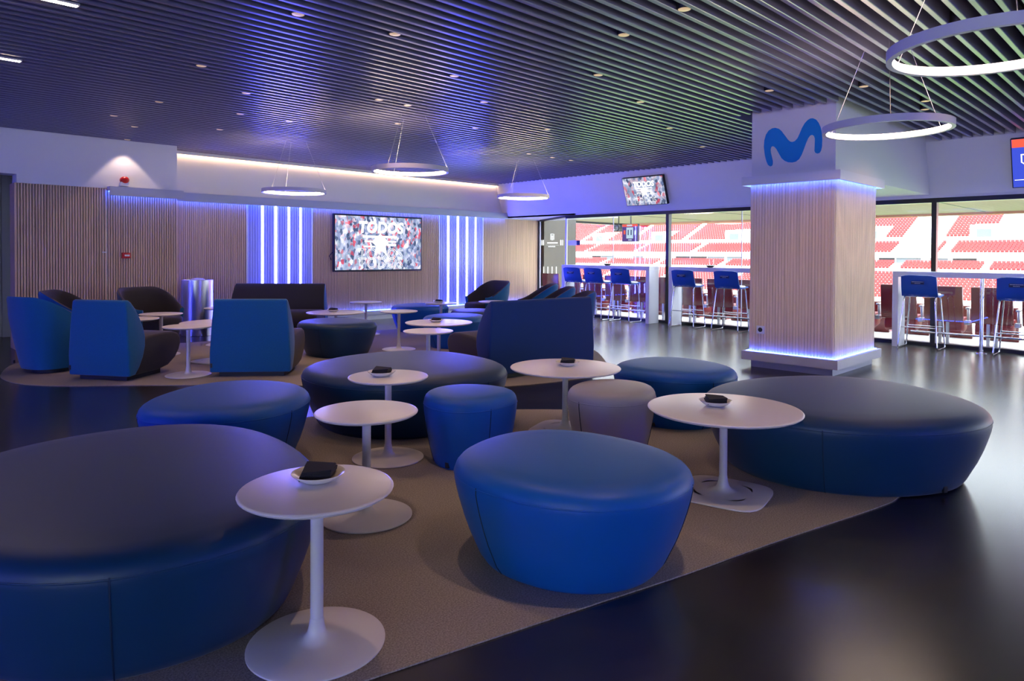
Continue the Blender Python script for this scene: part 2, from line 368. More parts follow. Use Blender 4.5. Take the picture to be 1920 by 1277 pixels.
# ---- pillar and beam
PU0, PU1, PV0, PV1 = 7.62, 8.88, 2.79, 3.73
pil = struct(empty('pillar', ((PU0+PU1)/2, (PV0+PV1)/2, 0)))
cx, cy = (PU0+PU1)/2, (PV0+PV1)/2
def pb(name, a, b, mt, bevel=None): return box(name, (a[0]-cx, a[1]-cy, a[2]), (b[0]-cx, b[1]-cy, b[2]), mt, pil, bevel)
pb('core', (PU0+.02, PV0+.02, 0), (PU1-.02, PV1-.02, 2.2), M['dark'])
for a, b in (((PU0, PV1), (PU0, PV0)), ((PU0, PV0), (PU1, PV0)), ((PU1, PV0), (PU1, PV1)), ((PU1, PV1), (PU0, PV1))):
    fluted('wood_panel', (a[0]-cx, a[1]-cy), (b[0]-cx, b[1]-cy), .16, 2.165, .033, pil, .010, M['paleoak'])
pb('plinth', (PU0-.07, PV0-.07, .085), (PU1+.07, PV1+.07, .185), M['grey_paint'])
pb('plinth_foot', (PU0+.01, PV0+.01, 0), (PU1-.01, PV1-.01, .085), M['grey_paint'])
pb('cornice', (PU0-.08, PV0-.08, 2.165), (PU1+.08, PV1+.08, 2.205), M['trimwhite'])
mb = MB(); a0, a1, b0, b1 = PU0-.08-cx, PU1+.08-cx, PV0-.08-cy, PV1+.08-cy
mb.box((a0, b0, 2.105), (a1, b0+.022, 2.165)).box((a0, b1-.022, 2.105), (a1, b1, 2.165)).box((a0, b0+.022, 2.105), (a0+.022, b1-.022, 2.165)).box((a1-.022, b0+.022, 2.105), (a1, b1-.022, 2.165)); mb.build('cornice_lip', M['trimwhite'], pil)
pb('head_block', (PU0, PV0, 2.205), (PU1, PV1, 3.35), M['white'])
def striploop(name, off, z0, z1, wd):
    mb = MB(); a0, a1, b0, b1 = PU0-off-cx, PU1+off-cx, PV0-off-cy, PV1+off-cy
    mb.box((a0, b0, z0), (a1, b0+wd, z1)).box((a0, b1-wd, z0), (a1, b1, z1)).box((a0, b0+wd, z0), (a0+wd, b1-wd, z1)).box((a1-wd, b0+wd, z0), (a1, b1-wd, z1))
    return mb.build(name, M['led_blue'], pil)
striploop('led_strip', .042, 2.145, 2.160, .018); striploop('led_strip', .030, .1855, .192, .012)
struct(box('beam', (PU1, PV0, 2.175), (11.15, PV1, 3.35), M['white']))
# blue M emblem on the pillar head (traced outline, built as a thin plate on the face)
LG = [(385,792),(362,775),(345,735),(327,665),(316,570),(322,500),(340,435),(370,390),(410,364),(445,358),(485,370),(515,398),(550,445),(585,492),(610,512),(635,518),(665,508),(695,475),(720,420),(745,360),(775,308),(810,270),(840,254),(868,251),(900,264),(930,302),(952,352),(966,420),(971,490),(968,570),(955,620),(938,642),(915,648),(895,640),(885,618),(888,540),(890,480),(880,450),(858,437),(835,445),(812,475),(790,525),(765,595),(740,660),(712,708),(675,738),(635,748),(590,746),(550,730),(515,700),(485,648),(458,598),(435,572),(413,564),(397,574),(390,600),(393,640),(405,690),(415,735),(413,770),(403,787)]
pts = [atx(1380+x/5.994, 180+y/5.994, PU0) for x, y in LG]
lg = MB().rings([[(PU0-.001-cx, p.y-cy, p.z) for p in pts], [(PU0-.009-cx, p.y-cy, p.z) for p in pts]]).build('emblem', M['bluepaint'], pil); lg['label'] = 'blue wavy M emblem'
p = atx(1427, 618, PU0)
pb('outlet_plate', (PU0-.022, p.y-.045, p.z-.045), (PU0-.008, p.y+.045, p.z+.045), M['trimwhite'])
mb = MB(); n = 20
mb.rings([[(PU0-.023-cx, p.y-cy+.026*math.cos(2*math.pi*i/n), p.z+.026*math.sin(2*math.pi*i/n)) for i in range(n)], [(PU0-.0245-cx, p.y-cy+.026*math.cos(2*math.pi*i/n), p.z+.026*math.sin(2*math.pi*i/n)) for i in range(n)]]).build('outlet_socket', M['dark'], pil)

# ================================================================== RUGS
def closed_spline(P, per=6):
    out = []; n = len(P)
    for i in range(n):
        p0, p1, p2, p3 = [Vector(P[(i+k-1) % n]) for k in range(4)]
        for t in np.linspace(0, 1, per, endpoint=False):
            out.append(tuple(.5*((2*p1)+(p2-p0)*t+(2*p0-5*p1+4*p2-p3)*t*t+(3*p1-p0-3*p2+p3)*t**3)))
    return out
rug1 = [(580,783),(770,774),(965,769),(1130,772),(1330,790),(1560,850),(1680,915),(1684,934),(1640,955),(1450,1019),(1290,1077),(1100,1140),(690,1277),(500,1341)]
pl = [atz(x, y).xy for x, y in rug1] + [Vector(q) for q in ((.62, 1.02), (.12, 1.9), (.05, 3.1), (.9, 4.2), (1.9, 4.75))]
o = MB().prism(closed_spline(pl), .0005, .006).build('rug', M['rug']); tag(o, 'grey woven rug under the large ottomans and round tables in front', 'rug', 'grey woven rugs')
rug2 = [(2,702),(8,713),(40,721),(110,724.5),(250,723.5),(400,723),(560,724),(760,729),(950,725),(1080,712),(1145,699),(1138,682),(1111,655),(1050,632),(960,620),(840,616),(740,618),(640,625),(500,632),(358,643),(250,650),(120,662),(30,682)]
o = MB().prism(closed_spline([atz(x, y).xy for x, y in rug2], 4), .0005, .006).build('rug', M['rug']); tag(o, 'grey woven rug under the armchairs and sofas further back', 'rug', 'grey woven rugs')

# ================================================================== OTTOMANS
def ottoman(label, mt, p, bs, h=.43, seam=True, group='pebble shaped ottomans'):
    x, y, a, b, rot, t, ph = p; n = 72
    root = empty('ottoman', (x, y, .006), rot); tag(root, label, 'ottoman', group)
    pr = [(0, bs), (.02, bs+.012), (.08, bs+.05*(1-bs)/.26), (.18, bs+(1-bs)*.34), (.3, bs+(1-bs)*.52), (.45, bs+(1-bs)*.70), (.6, bs+(1-bs)*.85), (.72, bs+(1-bs)*.95), (.8, 1.0), (.86, 1.0), (.91, .985), (.95, .955), (.98, .91), (1.0, .85), (1.015, .7), (1.025, .45), (1.03, .2)]
    if a > .6: pr = [(z_, k_ if z_ < .85 else 1-(1-k_)*.72) for z_, k_ in pr[:-3]] + [(1.02, .75), (1.04, .5), (1.05, .2)]
    def outline(k):
        out = []
        for i in range(n):
            th = 2*math.pi*i/n; c, s = math.cos(th), math.sin(th); rr = 1+t*math.cos(3*th-ph)
            out.append((k*a*rr*math.copysign(abs(c)**.9, c), k*b*rr*math.copysign(abs(s)**.9, s)))
        return out
    MB().rings([[(q[0], q[1], z_*h) for q in outline(k_)] for z_, k_ in pr]).build('body', mt, root, smooth=60)
    # piped seam round the rim, stitched side seams
    q = outline(.9995); mb = MB(); mb.tube([(u, v_, .845*h) for u, v_ in q + q[:1]], .0035, 6); mb.build('rim_seam', mt, root, smooth=60)
    for i in SEAMS.get(label[:8], (9, 33, 57)):
        mb = MB(); c = [(outline(k_*1.0005)[i][0], outline(k_*1.0005)[i][1], z_*h) for z_, k_ in pr[:10]]; mb.tube(c, .0028, 5); mb.build('side_seam', M['seam'], root, smooth=60)
    q = outline(bs+.03)[20]; MB().box((q[0]-.012, q[1]-.004, .012), (q[0]+.012, q[1]+.01, .045)).build('fabric_tag', M['dark'], root)
    return root
SEAMS = {}
ottoman('bright blue pebble ottoman nearest the bare floor in front, broad rounded top', M['blue'], (2.255, 1.916, .448, .507, .135, .017, 2.398), .74)
ottoman('small round blue stool ottoman between two round tables', M['blue'], (2.836, 3.238, .276, .29, 1.667, .045, -.137), .76)
ottoman('small round light grey stool ottoman', M['greyl'], (3.626, 2.723, .314, .27, .201, -.005, -2.109), .76)
ottoman('large navy ottoman with greyish top beside the wooden pillar', M['navy'], (4.447, 1.59, .795, .715, 2.651, .031, -.542), .82)
ottoman('large navy ottoman in the middle, in front of the armchairs', M['navy'], (3.204, 4.408, .758, .761, -.08, .028, 2.901), .82)
ottoman('blue pebble ottoman behind the huge front navy ottoman', M['blue'], (1.726, 4.192, .456, .518, 2.294, .023, 2.677), .74)
ottoman('blue pebble ottoman between the grey stool and the pillar', M['blue'], (4.703, 2.929, .463, .436, 1.476, .028, -2.498), .74)
ottoman('blue pebble ottoman in front of the long sofa by the wall', M['navy'], (4.574, 7.781, .532, .43, -1.394, -.009, -1.855), .74)
ottoman('huge navy ottoman at the front, cut by the picture edge', M['navy'], (.838, 2.975, .851, .684, 1.471, .023, -2.415), .84)
ottoman('vivid blue ottoman against the lit wall plinth', M['blue'], (7.028, 9.291, .502, .44, .271, -.021, .071), .74)
ottoman('teal blue ottoman behind the large table with a napkin dish', M['blue'], (6.2, 7.37, .46, .42, .3, .02, .4), .74)
ottoman('dark topped ottoman beside the tub chair at the lit panel', M['navy'], (6.98, 7.84, .42, .38, 1.0, .02, 1.), .74)

# ================================================================== ARMCHAIRS AND SOFAS
def block_chair(name, label, cat, mid, facing, width, group, fab='fabric'):
    rz = math.atan2(facing[1], facing[0]) - math.pi/2          # local +Y is forward
    root = empty(name, (mid[0], mid[1], .006), rz); tag(root, label, cat, group)
    hw = width/2
    bp = [(0, .045), (-.008, .25), (-.008, .55), (0, .800), (.035, .815), (.075, .79), (.13, .72), (.185, .62), (.225, .52), (.243, .43), (.235, .33), (.20, .22), (.145, .12), (.09, .055)]
    sp = [(.10, .10), (.20, .40), (.30, .425), (.55, .44), (.68, .435), (.755, .41), (.795, .36), (.80, .29), (.775, .22), (.71, .14), (.60, .075), (.45, .05), (.12, .045)]
    def ex(prof, w0, wtop):
        n = len(prof)
        mb = MB(); r = []
        for sx in (-1, 1):
            r.append([(sx*(w0+(wtop-w0)*max(0, z_-.3)/.5), y_, z_) for y_, z_ in prof])
        return mb.rings(r)
    bk = ex(bp, hw, hw-.04).build('backrest', M[fab], root, bevel=(.022, 3, 50), smooth=50)
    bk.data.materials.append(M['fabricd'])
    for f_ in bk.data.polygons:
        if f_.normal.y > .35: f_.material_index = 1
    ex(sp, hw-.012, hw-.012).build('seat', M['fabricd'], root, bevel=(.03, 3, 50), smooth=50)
    MB().box((-hw+.08, .06, 0), (hw-.08, .55, .052)).build('base', M['base'], root)
    MB().box((-hw+.012, -.012, .10), (-hw+.03, -.004, .145)).build('fabric_tag', M['dark'], root)
    return root
def nrm(x, y): l = math.hypot(x, y); return (x/l, y/l)
G1 = 'flat backed lounge seats'
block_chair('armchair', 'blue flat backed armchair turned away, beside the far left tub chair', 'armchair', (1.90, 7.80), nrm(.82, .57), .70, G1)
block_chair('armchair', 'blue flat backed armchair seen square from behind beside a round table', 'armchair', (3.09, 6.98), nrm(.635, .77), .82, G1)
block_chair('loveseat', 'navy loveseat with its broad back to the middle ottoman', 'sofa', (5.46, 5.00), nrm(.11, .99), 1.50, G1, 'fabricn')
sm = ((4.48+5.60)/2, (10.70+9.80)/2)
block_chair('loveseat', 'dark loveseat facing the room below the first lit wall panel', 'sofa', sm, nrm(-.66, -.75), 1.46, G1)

def tub_shape():
    NA, A0 = 40, math.radians(128)
    def plan(th, k):   # th=0 is the back (-Y)
        c, s = math.cos(th), math.sin(th); n = 2.6
        r = 1/((abs(c)**n + abs(s)**n)**(1/n)); return (.385*k*r*s, -.39*k*r*c)
    def rim(th):
        t = min(1, max(0, (abs(th)-.55)/(A0-.55))); t = t*t*(3-2*t); return .815 - .27*t
    def sect(th):
        zr = rim(th); out = []
        for z_, k in ((.045, .70), (.05, .715), (.2, .79), (.40, .885), (.6, .965)):
            if z_ < zr-.06: out.append((k, z_))
        kr = .70+.30*min(1, zr/.815)**.8
        out += [(kr-.01, zr-.05), (kr+.004, zr-.02), (kr, zr-.004), (kr-.035, zr+.004), (kr-.085, zr-.002), (kr-.115, zr-.03), (kr-.13, zr-.08), (.80, .46), (.78, .40), (.70, .36)]
        # resample to fixed count
        P = np.array(out); d = np.r_[0, np.cumsum(np.hypot(*np.diff(P, axis=0).T))]; t = np.linspace(0, d[-1], 26)
        return np.stack([np.interp(t, d, P[:, 0]), np.interp(t, d, P[:, 1])], 1)
    rings = []
    for i in range(NA+1):
        th = -A0 + 2*A0*i/NA
        rings.append([(*plan(th, k), z_) for k, z_ in sect(th)])
    shell = MB(); shell.rings(rings)
    seat = MB(); R = []
    for z_, k in ((.045, .66), (.06, .68), (.2, .76), (.34, .835), (.40, .845), (.425, .83), (.44, .78), (.447, .68), (.452, .45), (.455, .15)):
        ring = []
        for i in range(48):
            th = 2*math.pi*i/48; x, y = plan(th, k)
            if y > 0: y *= 1.10
            ring.append((x, y, z_))
        R.append(ring)
    seat.rings(R)
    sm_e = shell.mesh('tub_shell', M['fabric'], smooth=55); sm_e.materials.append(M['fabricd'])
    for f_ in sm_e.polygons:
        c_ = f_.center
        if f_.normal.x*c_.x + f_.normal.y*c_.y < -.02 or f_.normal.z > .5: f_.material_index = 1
    return sm_e, seat.mesh('tub_seat', M['fabricd'], smooth=55), MB().lathe([(.2, 0), (.2, .05)], 32).mesh('tub_base', M['base'], smooth=40)
shell_me, seat_me, base_me = tub_shape()
def tub(label, loc, facing):
    rz = math.atan2(facing[1], facing[0]) - math.pi/2
    root = empty('tub_chair', (loc[0], loc[1], .006), rz); tag(root, label, 'armchair', 'curved tub chairs')
    shared('shell', shell_me, root); shared('seat', seat_me, root); shared('base', base_me, root)
    MB().box((-.2, -.3, .1), (-.185, -.285, .13)).build('fabric_tag', M['dark'], root)
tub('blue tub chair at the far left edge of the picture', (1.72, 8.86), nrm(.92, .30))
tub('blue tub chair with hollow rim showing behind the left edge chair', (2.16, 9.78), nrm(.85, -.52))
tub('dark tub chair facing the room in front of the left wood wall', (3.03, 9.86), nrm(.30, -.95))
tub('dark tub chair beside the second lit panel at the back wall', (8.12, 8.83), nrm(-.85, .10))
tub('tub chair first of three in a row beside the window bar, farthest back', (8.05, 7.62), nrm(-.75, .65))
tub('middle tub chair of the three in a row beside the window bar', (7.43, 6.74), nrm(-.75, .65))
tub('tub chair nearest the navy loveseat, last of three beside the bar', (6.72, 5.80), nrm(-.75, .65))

# ================================================================== TABLES
def tmesh():
    D = {}
    for nm, R, hh in (('small', .25, .52), ('large', .405, .465)):
        D[nm] = MB().lathe([(R-.05, hh-.022), (R-.012, hh-.016), (R-.002, hh-.009), (R, hh-.004), (R-.003, hh), (R-.01, hh+.001)], 56).mesh('top_'+nm, M['table'], smooth=50)
        D[nm+'c'] = MB().lathe([(.021, .012), (.021, hh-.05), (.026, hh-.03), (.07, hh-.021)], 24).mesh('column_'+nm, M['tmetal'], smooth=50)
    D['base'] = MB().lathe([(.218, 0), (.223, .003), (.223, .008), (.215, .012), (.15, .015), (.07, .019), (.045, .025), (.032, .038), (.026, .06), (.022, .09)], 56).mesh('base_round', M['tmetal'], smooth=50)
    def rs(R, n=48):
        o = []
        for i in range(n):
            t = 2*math.pi*i/n; c, s = math.cos(t), math.sin(t); q = 1/((abs(c)**4.2+abs(s)**4.2)**(1/4.2)); o.append((R*q*c, R*q*s))
        return o
    D['sbase'] = MB().rings([[(x, y, z_) for x, y in rs(R)] for R, z_ in ((.232, 0), (.237, .003), (.237, .010), (.228, .013), (.14, .017))], True, False).rings([[(x, y, z_) for x, y in [(r_*math.cos(2*math.pi*i/48), r_*math.sin(2*math.pi*i/48)) for i in range(48)]] for r_, z_ in ((.15, .0165), (.075, .020), (.048, .027), (.034, .042), (.026, .065), (.022, .10))], False).mesh('base_square', M['tmetal'], smooth=50)
    return D
TM = tmesh()
def table(size, loc, label, rot=0., sq=False):
    root = empty('side_table', (loc[0], loc[1], .006), rot); tag(root, label, 'table', 'round white pedestal tables')
    shared('tabletop', TM[size], root); shared('column', TM[size+'c'], root); shared('base', TM['sbase' if sq else 'base'], root)
    return (loc[0], loc[1], .006+(.52 if size == 'small' else .465)+.001)
def tp(x, y, size):
    p = atz(x, y, (.526 if size == 'small' else .471)); return (p.x, p.y)
dish_me = MB().lathe([(.042, 0), (.050, .002), (.068, .012), (.086, .027), (.089, .030), (.085, .0295), (.062, .014), (.040, .008), (.005, .007)], 40).mesh('dish', M['dish'], smooth=50)
def napmesh():
    mb = MB()
    for i in range(4):
        r = .8*random.uniform(-.12, .12); c, s = math.cos(r), math.sin(r); hw = .052-.0010*i; z0 = .0195+.0075*i
        ox, oy = random.uniform(-.004, .004), random.uniform(-.004, .004)
        rg = []
        for zz, k in ((z0, .985), (z0+.002, 1), (z0+.005, 1), (z0+.007, .985)):
            ring = []
            for (x, y) in ((-1, -1), (-.3, -1.02), (.4, -1), (1, -1), (1.02, 0), (1, 1), (.3, 1.02), (-.4, 1), (-1, 1), (-1.02, 0)):
                X, Y = x*hw*k, y*hw*k; ring.append((X*c-Y*s+ox, X*s+Y*c+oy, zz+.004*x*(y+.3)))
            rg.append(ring)
        mb.rings(rg)
    return mb.mesh('napkins', M['napkin'], smooth=40)
nap_me = napmesh()
def service(pt, off, rot, where, s=1.):
    r = empty('dish', (pt[0]+off[0], pt[1]+off[1], pt[2])); tag(r, 'white porcelain dish on ' + where, 'dish', 'napkin dishes'); d = shared('bowl', dish_me, r); 
    n = shared('napkin_stack', nap_me, None, (pt[0]+off[0], pt[1]+off[1], pt[2]), rot); tag(n, 'folded black napkins on the dish on ' + where, 'napkins', 'black napkin stacks')
cam_r = rt
p = table('small', atz(594, 1210).xy, 'round white pedestal table nearest the camera, napkin dish on top'); service(p, (.035, .055), .9, 'the nearest small table')
table('small', atz(687, 970).xy, 'bare small round table just behind the nearest table')
p = table('small', tp(728, 705, 'small'), 'small round table against the middle navy ottoman, napkin dish on top'); service(p, (-.03, .03), .75, 'the table at the middle ottoman')
p = table('large', tp(1060, 688, 'large'), 'large round table between the loveseat and the grey stool', .35, True); service(p, (.06, .03), .7, 'the table before the loveseat back')
p = table('large', tp(1357, 765, 'large'), 'large round table on a squared base beside the big pillar side ottoman', .2, True); service(p, (.02, .06), .75, 'the table beside the pillar side ottoman')
table('small', tp(353, 611, 'small'), 'small round table between the two armchairs seen from behind')
table('small', tp(302, 588, 'small'), 'small round table in front of the dark tub chair by the left wall')
table('small', tp(254, 597, 'small'), 'small round table mostly hidden behind the left armchair')
table('large', tp(406, 604, 'large'), 'large round table half hidden behind the armchair seen from behind', .3, True)
table('small', tp(418, 577, 'small'), 'small round table peeking out beside the steel bin')
p = table('large', tp(630, 585, 'large'), 'large round table in front of the far loveseat', .3, True); service(p, (.0, .08), .75, 'the table before the far loveseat')
table('small', tp(686, 566, 'small'), 'small round table below the big screen at the lit plinth')
table('small', tp(748, 583, 'small'), 'small round table standing alone on the rug between ottomans')
p = table('large', tp(823, 604, 'large'), 'large round table in front of the teal ottoman', .3, True); service(p, (-.02, .03), .75, 'the table before the teal ottoman')
table('small', tp(803, 620, 'small'), 'small bare round table just behind the middle navy ottoman')
p = table('small', tp(827, 568, 'small'), 'small round table in front of the second lit panel'); service(p, (-.02, .03), .75, 'the table at the second lit panel')
table('small', tp(926, 565, 'small'), 'small round table beside the tub chair at the back wall')

# ================================================================== BAR TABLES AND STOOLS
def bar(v0, v1, label, legs, pole=None):
    root = empty('bar_table', (10.84, v0, 0)); tag(root, label, 'bar table', 'high white bar tables along the window')
    L = v1-v0; D = .33
    MB().box((0, 0, 1.0), (D, L, 1.078)).build('counter', M['trimwhite'], root, bevel=(.004, 1))
    for a in legs:
        y = a-v0; MB().box((0, y, 0), (D, y+.075, 1.0)).build('leg_panel', M['trimwhite'], root, bevel=(.003, 1))
    MB().tube([(.17, .2, .22), (.17, L-.2, .22)], .014, 10).build('foot_rail', M['chrome'], root, smooth=40)
    if pole: MB().lathe([(.07, 0), (.07, .008), (.024, .010), (.024, 1.0)], 20, (.1, pole-v0, 0)).build('pole', M['chrome'], root, smooth=40)
bar(7.30, 9.46, 'high white bar table nearest the back corner', (7.30, 9.385))
bar(4.4, 6.88, 'high white bar table half hidden by the pillar', (6.805,))
bar(-.6, 3.16, 'high white bar table at the window beyond the pillar', (3.085, -.6), atz(1838, 663).y)
# dishes on the bars
bd = MB().lathe([(.03, 0), (.05, .003), (.075, .022), (.085, .034), (.08, .034), (.05, .012), (.005, .008)], 32).mesh('dark_dish', M['dishdark'], smooth=50)
for x, y, lb in ((1139, 499, 'black dish on the bar table in the back corner'), (1332, 502.5, 'black dish with a clear glass on the middle bar table')):
    p = atx(x, y, 10.98); r = empty('bar_dish', (10.98, p.y, 1.078)); tag(r, lb, 'dish'); shared('bowl', bd, r)
g = empty('drinking_glass', (10.98, p.y-.02, 1.088)); tag(g, 'clear tapered glass standing in the black bar dish', 'glass')
MB().lathe([(.03, 0), (.032, .004), (.042, .13), (.040, .13), (.03, .008), (.002, .006)], 24).build('vessel', glassmat('drink_glass', (.93, .96, .97), 1.45), g, smooth=50)

def stool_parts():
    # shell profile in (u, z): u<0 toward the room (back), seat toward the window
    pr = [(-.20, 1.03), (-.185, .95), (-.165, .86), (-.14, .785), (-.10, .745), (-.03, .735), (.08, .738), (.17, .752), (.20, .748)]
    th = .022; NW = 9; up_, dn = [], []
    rows_t, rows_b = [], []
    for i, (u_, z_) in enumerate(pr):
        a = Vector(pr[max(0, i-1)]); b = Vector(pr[min(len(pr)-1, i+1)]); t = (b-a).normalized(); nn = Vector((-t.y, t.x)) # points to sitter side
        hw = .235 - .018*(1-i/(len(pr)-1)) if i < 5 else .225
        rt_, rb_ = [], []
        for j in range(NW):
            s = -1+2*j/(NW-1); cur = .03*s*s if i < 4 else .008*s*s
            y_ = hw*s
            if i == 0: zz = z_ - .018*abs(s)**6
            else: zz = z_
            rt_.append((u_+cur+(nn.x*th/2), y_, zz+nn.y*th/2)); rb_.append((u_+cur-(nn.x*th/2), y_, zz-nn.y*th/2))
        rows_t.append(rt_); rows_b.append(rb_)
    mb = MB(); mb.rings([t_ + b_[::-1] for t_, b_ in zip(rows_t, rows_b)])
    shell = mb.mesh('stool_shell', M['stoolblue'], smooth=60)
    pad = MB(); R = []
    for z_, k in ((.742, .93), (.75, 1), (.765, 1), (.775, .95), (.778, .7)):
        R.append([(.04+.16*k*math.copysign(abs(math.cos(a))**.5, math.cos(a)), .215*k*math.copysign(abs(math.sin(a))**.5, math.sin(a)), z_) for a in [2*math.pi*i/32 for i in range(32)]])
    pad.rings(R); padm = pad.mesh('stool_pad', M['trimwhite'], smooth=50)
    legs = []
    for s in (-1, 1):
        mb = MB(); y0, y1 = s*.19, s*.245
        def arc(p, q, r_, n=5): return [Vector(p).lerp(Vector(r_), t).lerp(Vector(r_).lerp(Vector(q), t), t) for t in np.linspace(0, 1, n)]
        path = arc((-.06, y0-.0*s, .728), (-.115, y0+s*.006, .67), (-.11, y0, .728)) + arc((-.188, y1-s*.004, .05), (-.15, y1, .012), (-.195, y1, .012)) + arc((.17, y1, .012), (.208, y1-s*.004, .05), (.215, y1, .012)) + arc((.165, y0+s*.006, .67), (.11, y0, .735), (.16, y0, .735))
        mb.tube(path, .0095, 8); legs.append(mb.mesh('stool_leg', M['chrome'], smooth=50))
    rail = [MB().tube([(u_, -w_, z_), (u_, w_, z_)], .0075, 8).mesh('stool_rail', M['chrome'], smooth=50) for u_, w_, z_ in ((.19, .235, .30), (-.155, .232, .30), (-.06, .19, .728))]
    badge = MB().add([(-.205+.0, -.085, .95), (-.205, .085, .95), (-.196, .075, .905), (-.196, -.075, .905)], [(0, 1, 2, 3)]); 
    mbb = MB().box((-.214, -.08, .905), (-.2, .08, .95)).mesh('stool_badge', M['label'])
    thr = MB()
    for k in range(10): thr.box((-.2155, -.072+.0145*k, .936), (-.213, -.072+.0145*k+.0105, .9425))
    for k in range(5): thr.box((-.2155, -.034+.0145*k, .916), (-.213, -.034+.0145*k+.0105, .922))
    return shell, padm, legs, rail, mbb, thr.mesh('badge_lettering', M['labelw'])
SS = stool_parts()
def stool(v_, label, u_=10.90):
    root = empty('bar_stool', (u_, v_, 0)); tag(root, label, 'bar stool', 'blue bar stools')
    shared('shell', SS[0], root); shared('seat_pad', SS[1], root); shared('leg', SS[2][0], root); shared('leg', SS[2][1], root); [shared('rail', q_, root) for q_ in SS[3]]
    b = shared('badge', SS[4], root); shared('lettering', SS[5], b)
for v_, lb in ((9.10, 'blue bar stool at the corner bar table, farthest from the pillar'), (8.56, 'blue bar stool at the corner bar table, middle of three'), (7.90, 'blue bar stool at the corner bar table, nearest its white end panel'),
               (6.53, 'blue bar stool at the end of the middle bar table'), (5.70, 'blue bar stool at the middle bar table left of the pillar'), (5.02, 'blue bar stool mostly hidden behind the pillar edge'),
               (2.80, 'blue bar stool just right of the pillar at the near bar table'), (1.68, 'blue bar stool at the right edge of the picture')): stool(v_, lb)

# ================================================================== SCREENS
def screen(name, label, o, x, y, W_, H_, scr, depth=.05):
    """o = centre of the front, x/y = screen axes"""
    root = empty(name, o); root.matrix_world = basis(o, x, y); tag(root, label, 'television')
    MB().box((-W_/2, -H_/2, -depth), (W_/2, H_/2, 0)).build('housing', M['dark'], root, bevel=(.006, 2))
    bz = .018*W_/1.2 if W_ > 1.5 else .012
    MB().box((-W_/2+bz, -H_/2+bz, 0), (W_/2-bz, H_/2-bz, .003)).build('display', scr, root)
    return root
def todos(root, s, y0):
    I = Matrix.Translation
    text('lettering', 'TODOS', .30*s, M['whitelight'], root, I((.02*s, .30*s+y0, .006)), bold=.012*s, shear=.12, space=1.02)
    for k, yy in enumerate((.09, -.22, -.40)):
        if k == 0: continue
        text('lettering_outline', 'TODOS', .30*s, M['whitelight'], root, I((.02*s, yy*s+y0, .006)), outline=.0035*s, space=1.02)
    # pale trophy-like figure behind the letters, with bars
    for (x0, x1, a, b) in ((-.40, .40, .105, .15), (-.36, .38, .02, .05), (-.38, -.12, -.08, -.05), (.16, .38, -.05, -.01)):
        MB().box((x0*s, a*s+y0, .0032), (x1*s, b*s+y0, .005)).build('picture_bar', M['whitelight'], root)
    body = [(-.14, -.26), (-.10, -.05), (-.19, .02), (-.12, .10), (-.05, .14), (.0, .20), (.06, .13), (.13, .09), (.2, 0), (.12, -.06), (.17, -.26), (.06, -.16), (-.04, -.16)]
    MB().rings([[(a*s, b*s+y0, .0035) for a, b in body], [(a*s, b*s+y0, .0052) for a, b in body]]).build('picture_figure', M['whitelight'], root)
VTV = 11.5
tv = screen('television', 'big wall screen showing a crowd and white TODOS lettering on the wood wall', Vector(((6.69+8.75)/2, VTV, (2.044+.944)/2)), (1, 0, 0), (0, 0, 1), 2.06, 1.10, M['crowd'])
todos(tv, 1.0, 0.)
MB().tube([(-1.03, -.18, -.04), (-1.09, -.25, -.05), (-1.05, -.33, -.05)], .008, 6).build('cable', M['dark'], tv)
sv = Vector((UB-UT, 0, ZB-ZC)).normalized(); upv = -sv; xv = Vector((0, -1, 0)); nv = xv.cross(upv)
def onslope(px_, py_):
    d = ray(px_, py_); P0 = Vector((UT, 0, ZC)); N_ = nv; t = (P0-Vector((0, 0, H))).dot(N_)/d.dot(N_); return Vector((0, 0, H))+d*t
a = onslope(1211.5, 356.5) + nv*.07
t2v = screen('television', 'small tilted screen with TODOS lettering hung on the window bulkhead', a, xv, upv, .93, .56, M['crowd2'], .065)
todos(t2v, .45, 0.)
q = onslope(1898, 305) + nv*.07
t3v = screen('television', 'blue and red screen with a white crest at the right picture edge', q + xv*.55 , xv, upv, 1.10, .66, M['scr_blue'], .065)
MB().box((-.535, .21, .0035), (.535, .318, .006)).build('red_banner', M['scr_red'], t3v)
MB().box((-.52, -.225, .0035), (.2, -.217, .006)).build('caption_line', M['whitelight'], t3v)
sh = [(-.085, .08), (.085, .08), (.085, -.03), (0, -.10), (-.085, -.03)]
for k, (sc_, mt_, dz) in enumerate(((1, M['whitelight'], .004), (.82, M['scr_blue'], .0055), (.55, M['scr_red'], .007))):
    MB().rings([[(-.36+x_*sc_, .04+y_*sc_, dz) for x_, y_ in sh], [(-.36+x_*sc_, .04+y_*sc_, dz+.001) for x_, y_ in sh]]).build('crest', mt_, t3v)

# ================================================================== SMALL FITTINGS
p = aty(232, 338, VL)
r = empty('fire_siren', (p.x, VL, p.z-.06)); tag(r, 'round red alarm siren on a white mount above the wood panel', 'alarm')
MB().box((-.055, -.07, -.03), (.055, 0, .03)).build('mount', M['trimwhite'], r, bevel=(.008, 2))
mb = MB(); mb.rings([[(k*math.cos(2*math.pi*i/28), y_, .06+k*.9*math.sin(2*math.pi*i/28)) for i in range(28)] for k, y_ in ((.055, 0), (.057, -.04), (.054, -.07), (.03, -.088), (.008, -.092))]); mb.build('sounder', M['red'], r, smooth=50)
p = aty(235, 479, VL)
r = empty('call_point', (p.x, VL-.012, p.z)); tag(r, 'small red fire call point on the left wood wall', 'call point')
MB().box((-.055, -.045, -.04), (.055, 0, .04)).build('case', M['red'], r, bevel=(.005, 2)); MB().box((-.025, -.047, -.012), (.04, -.044, .012)).build('press_plate', M['print'], r)
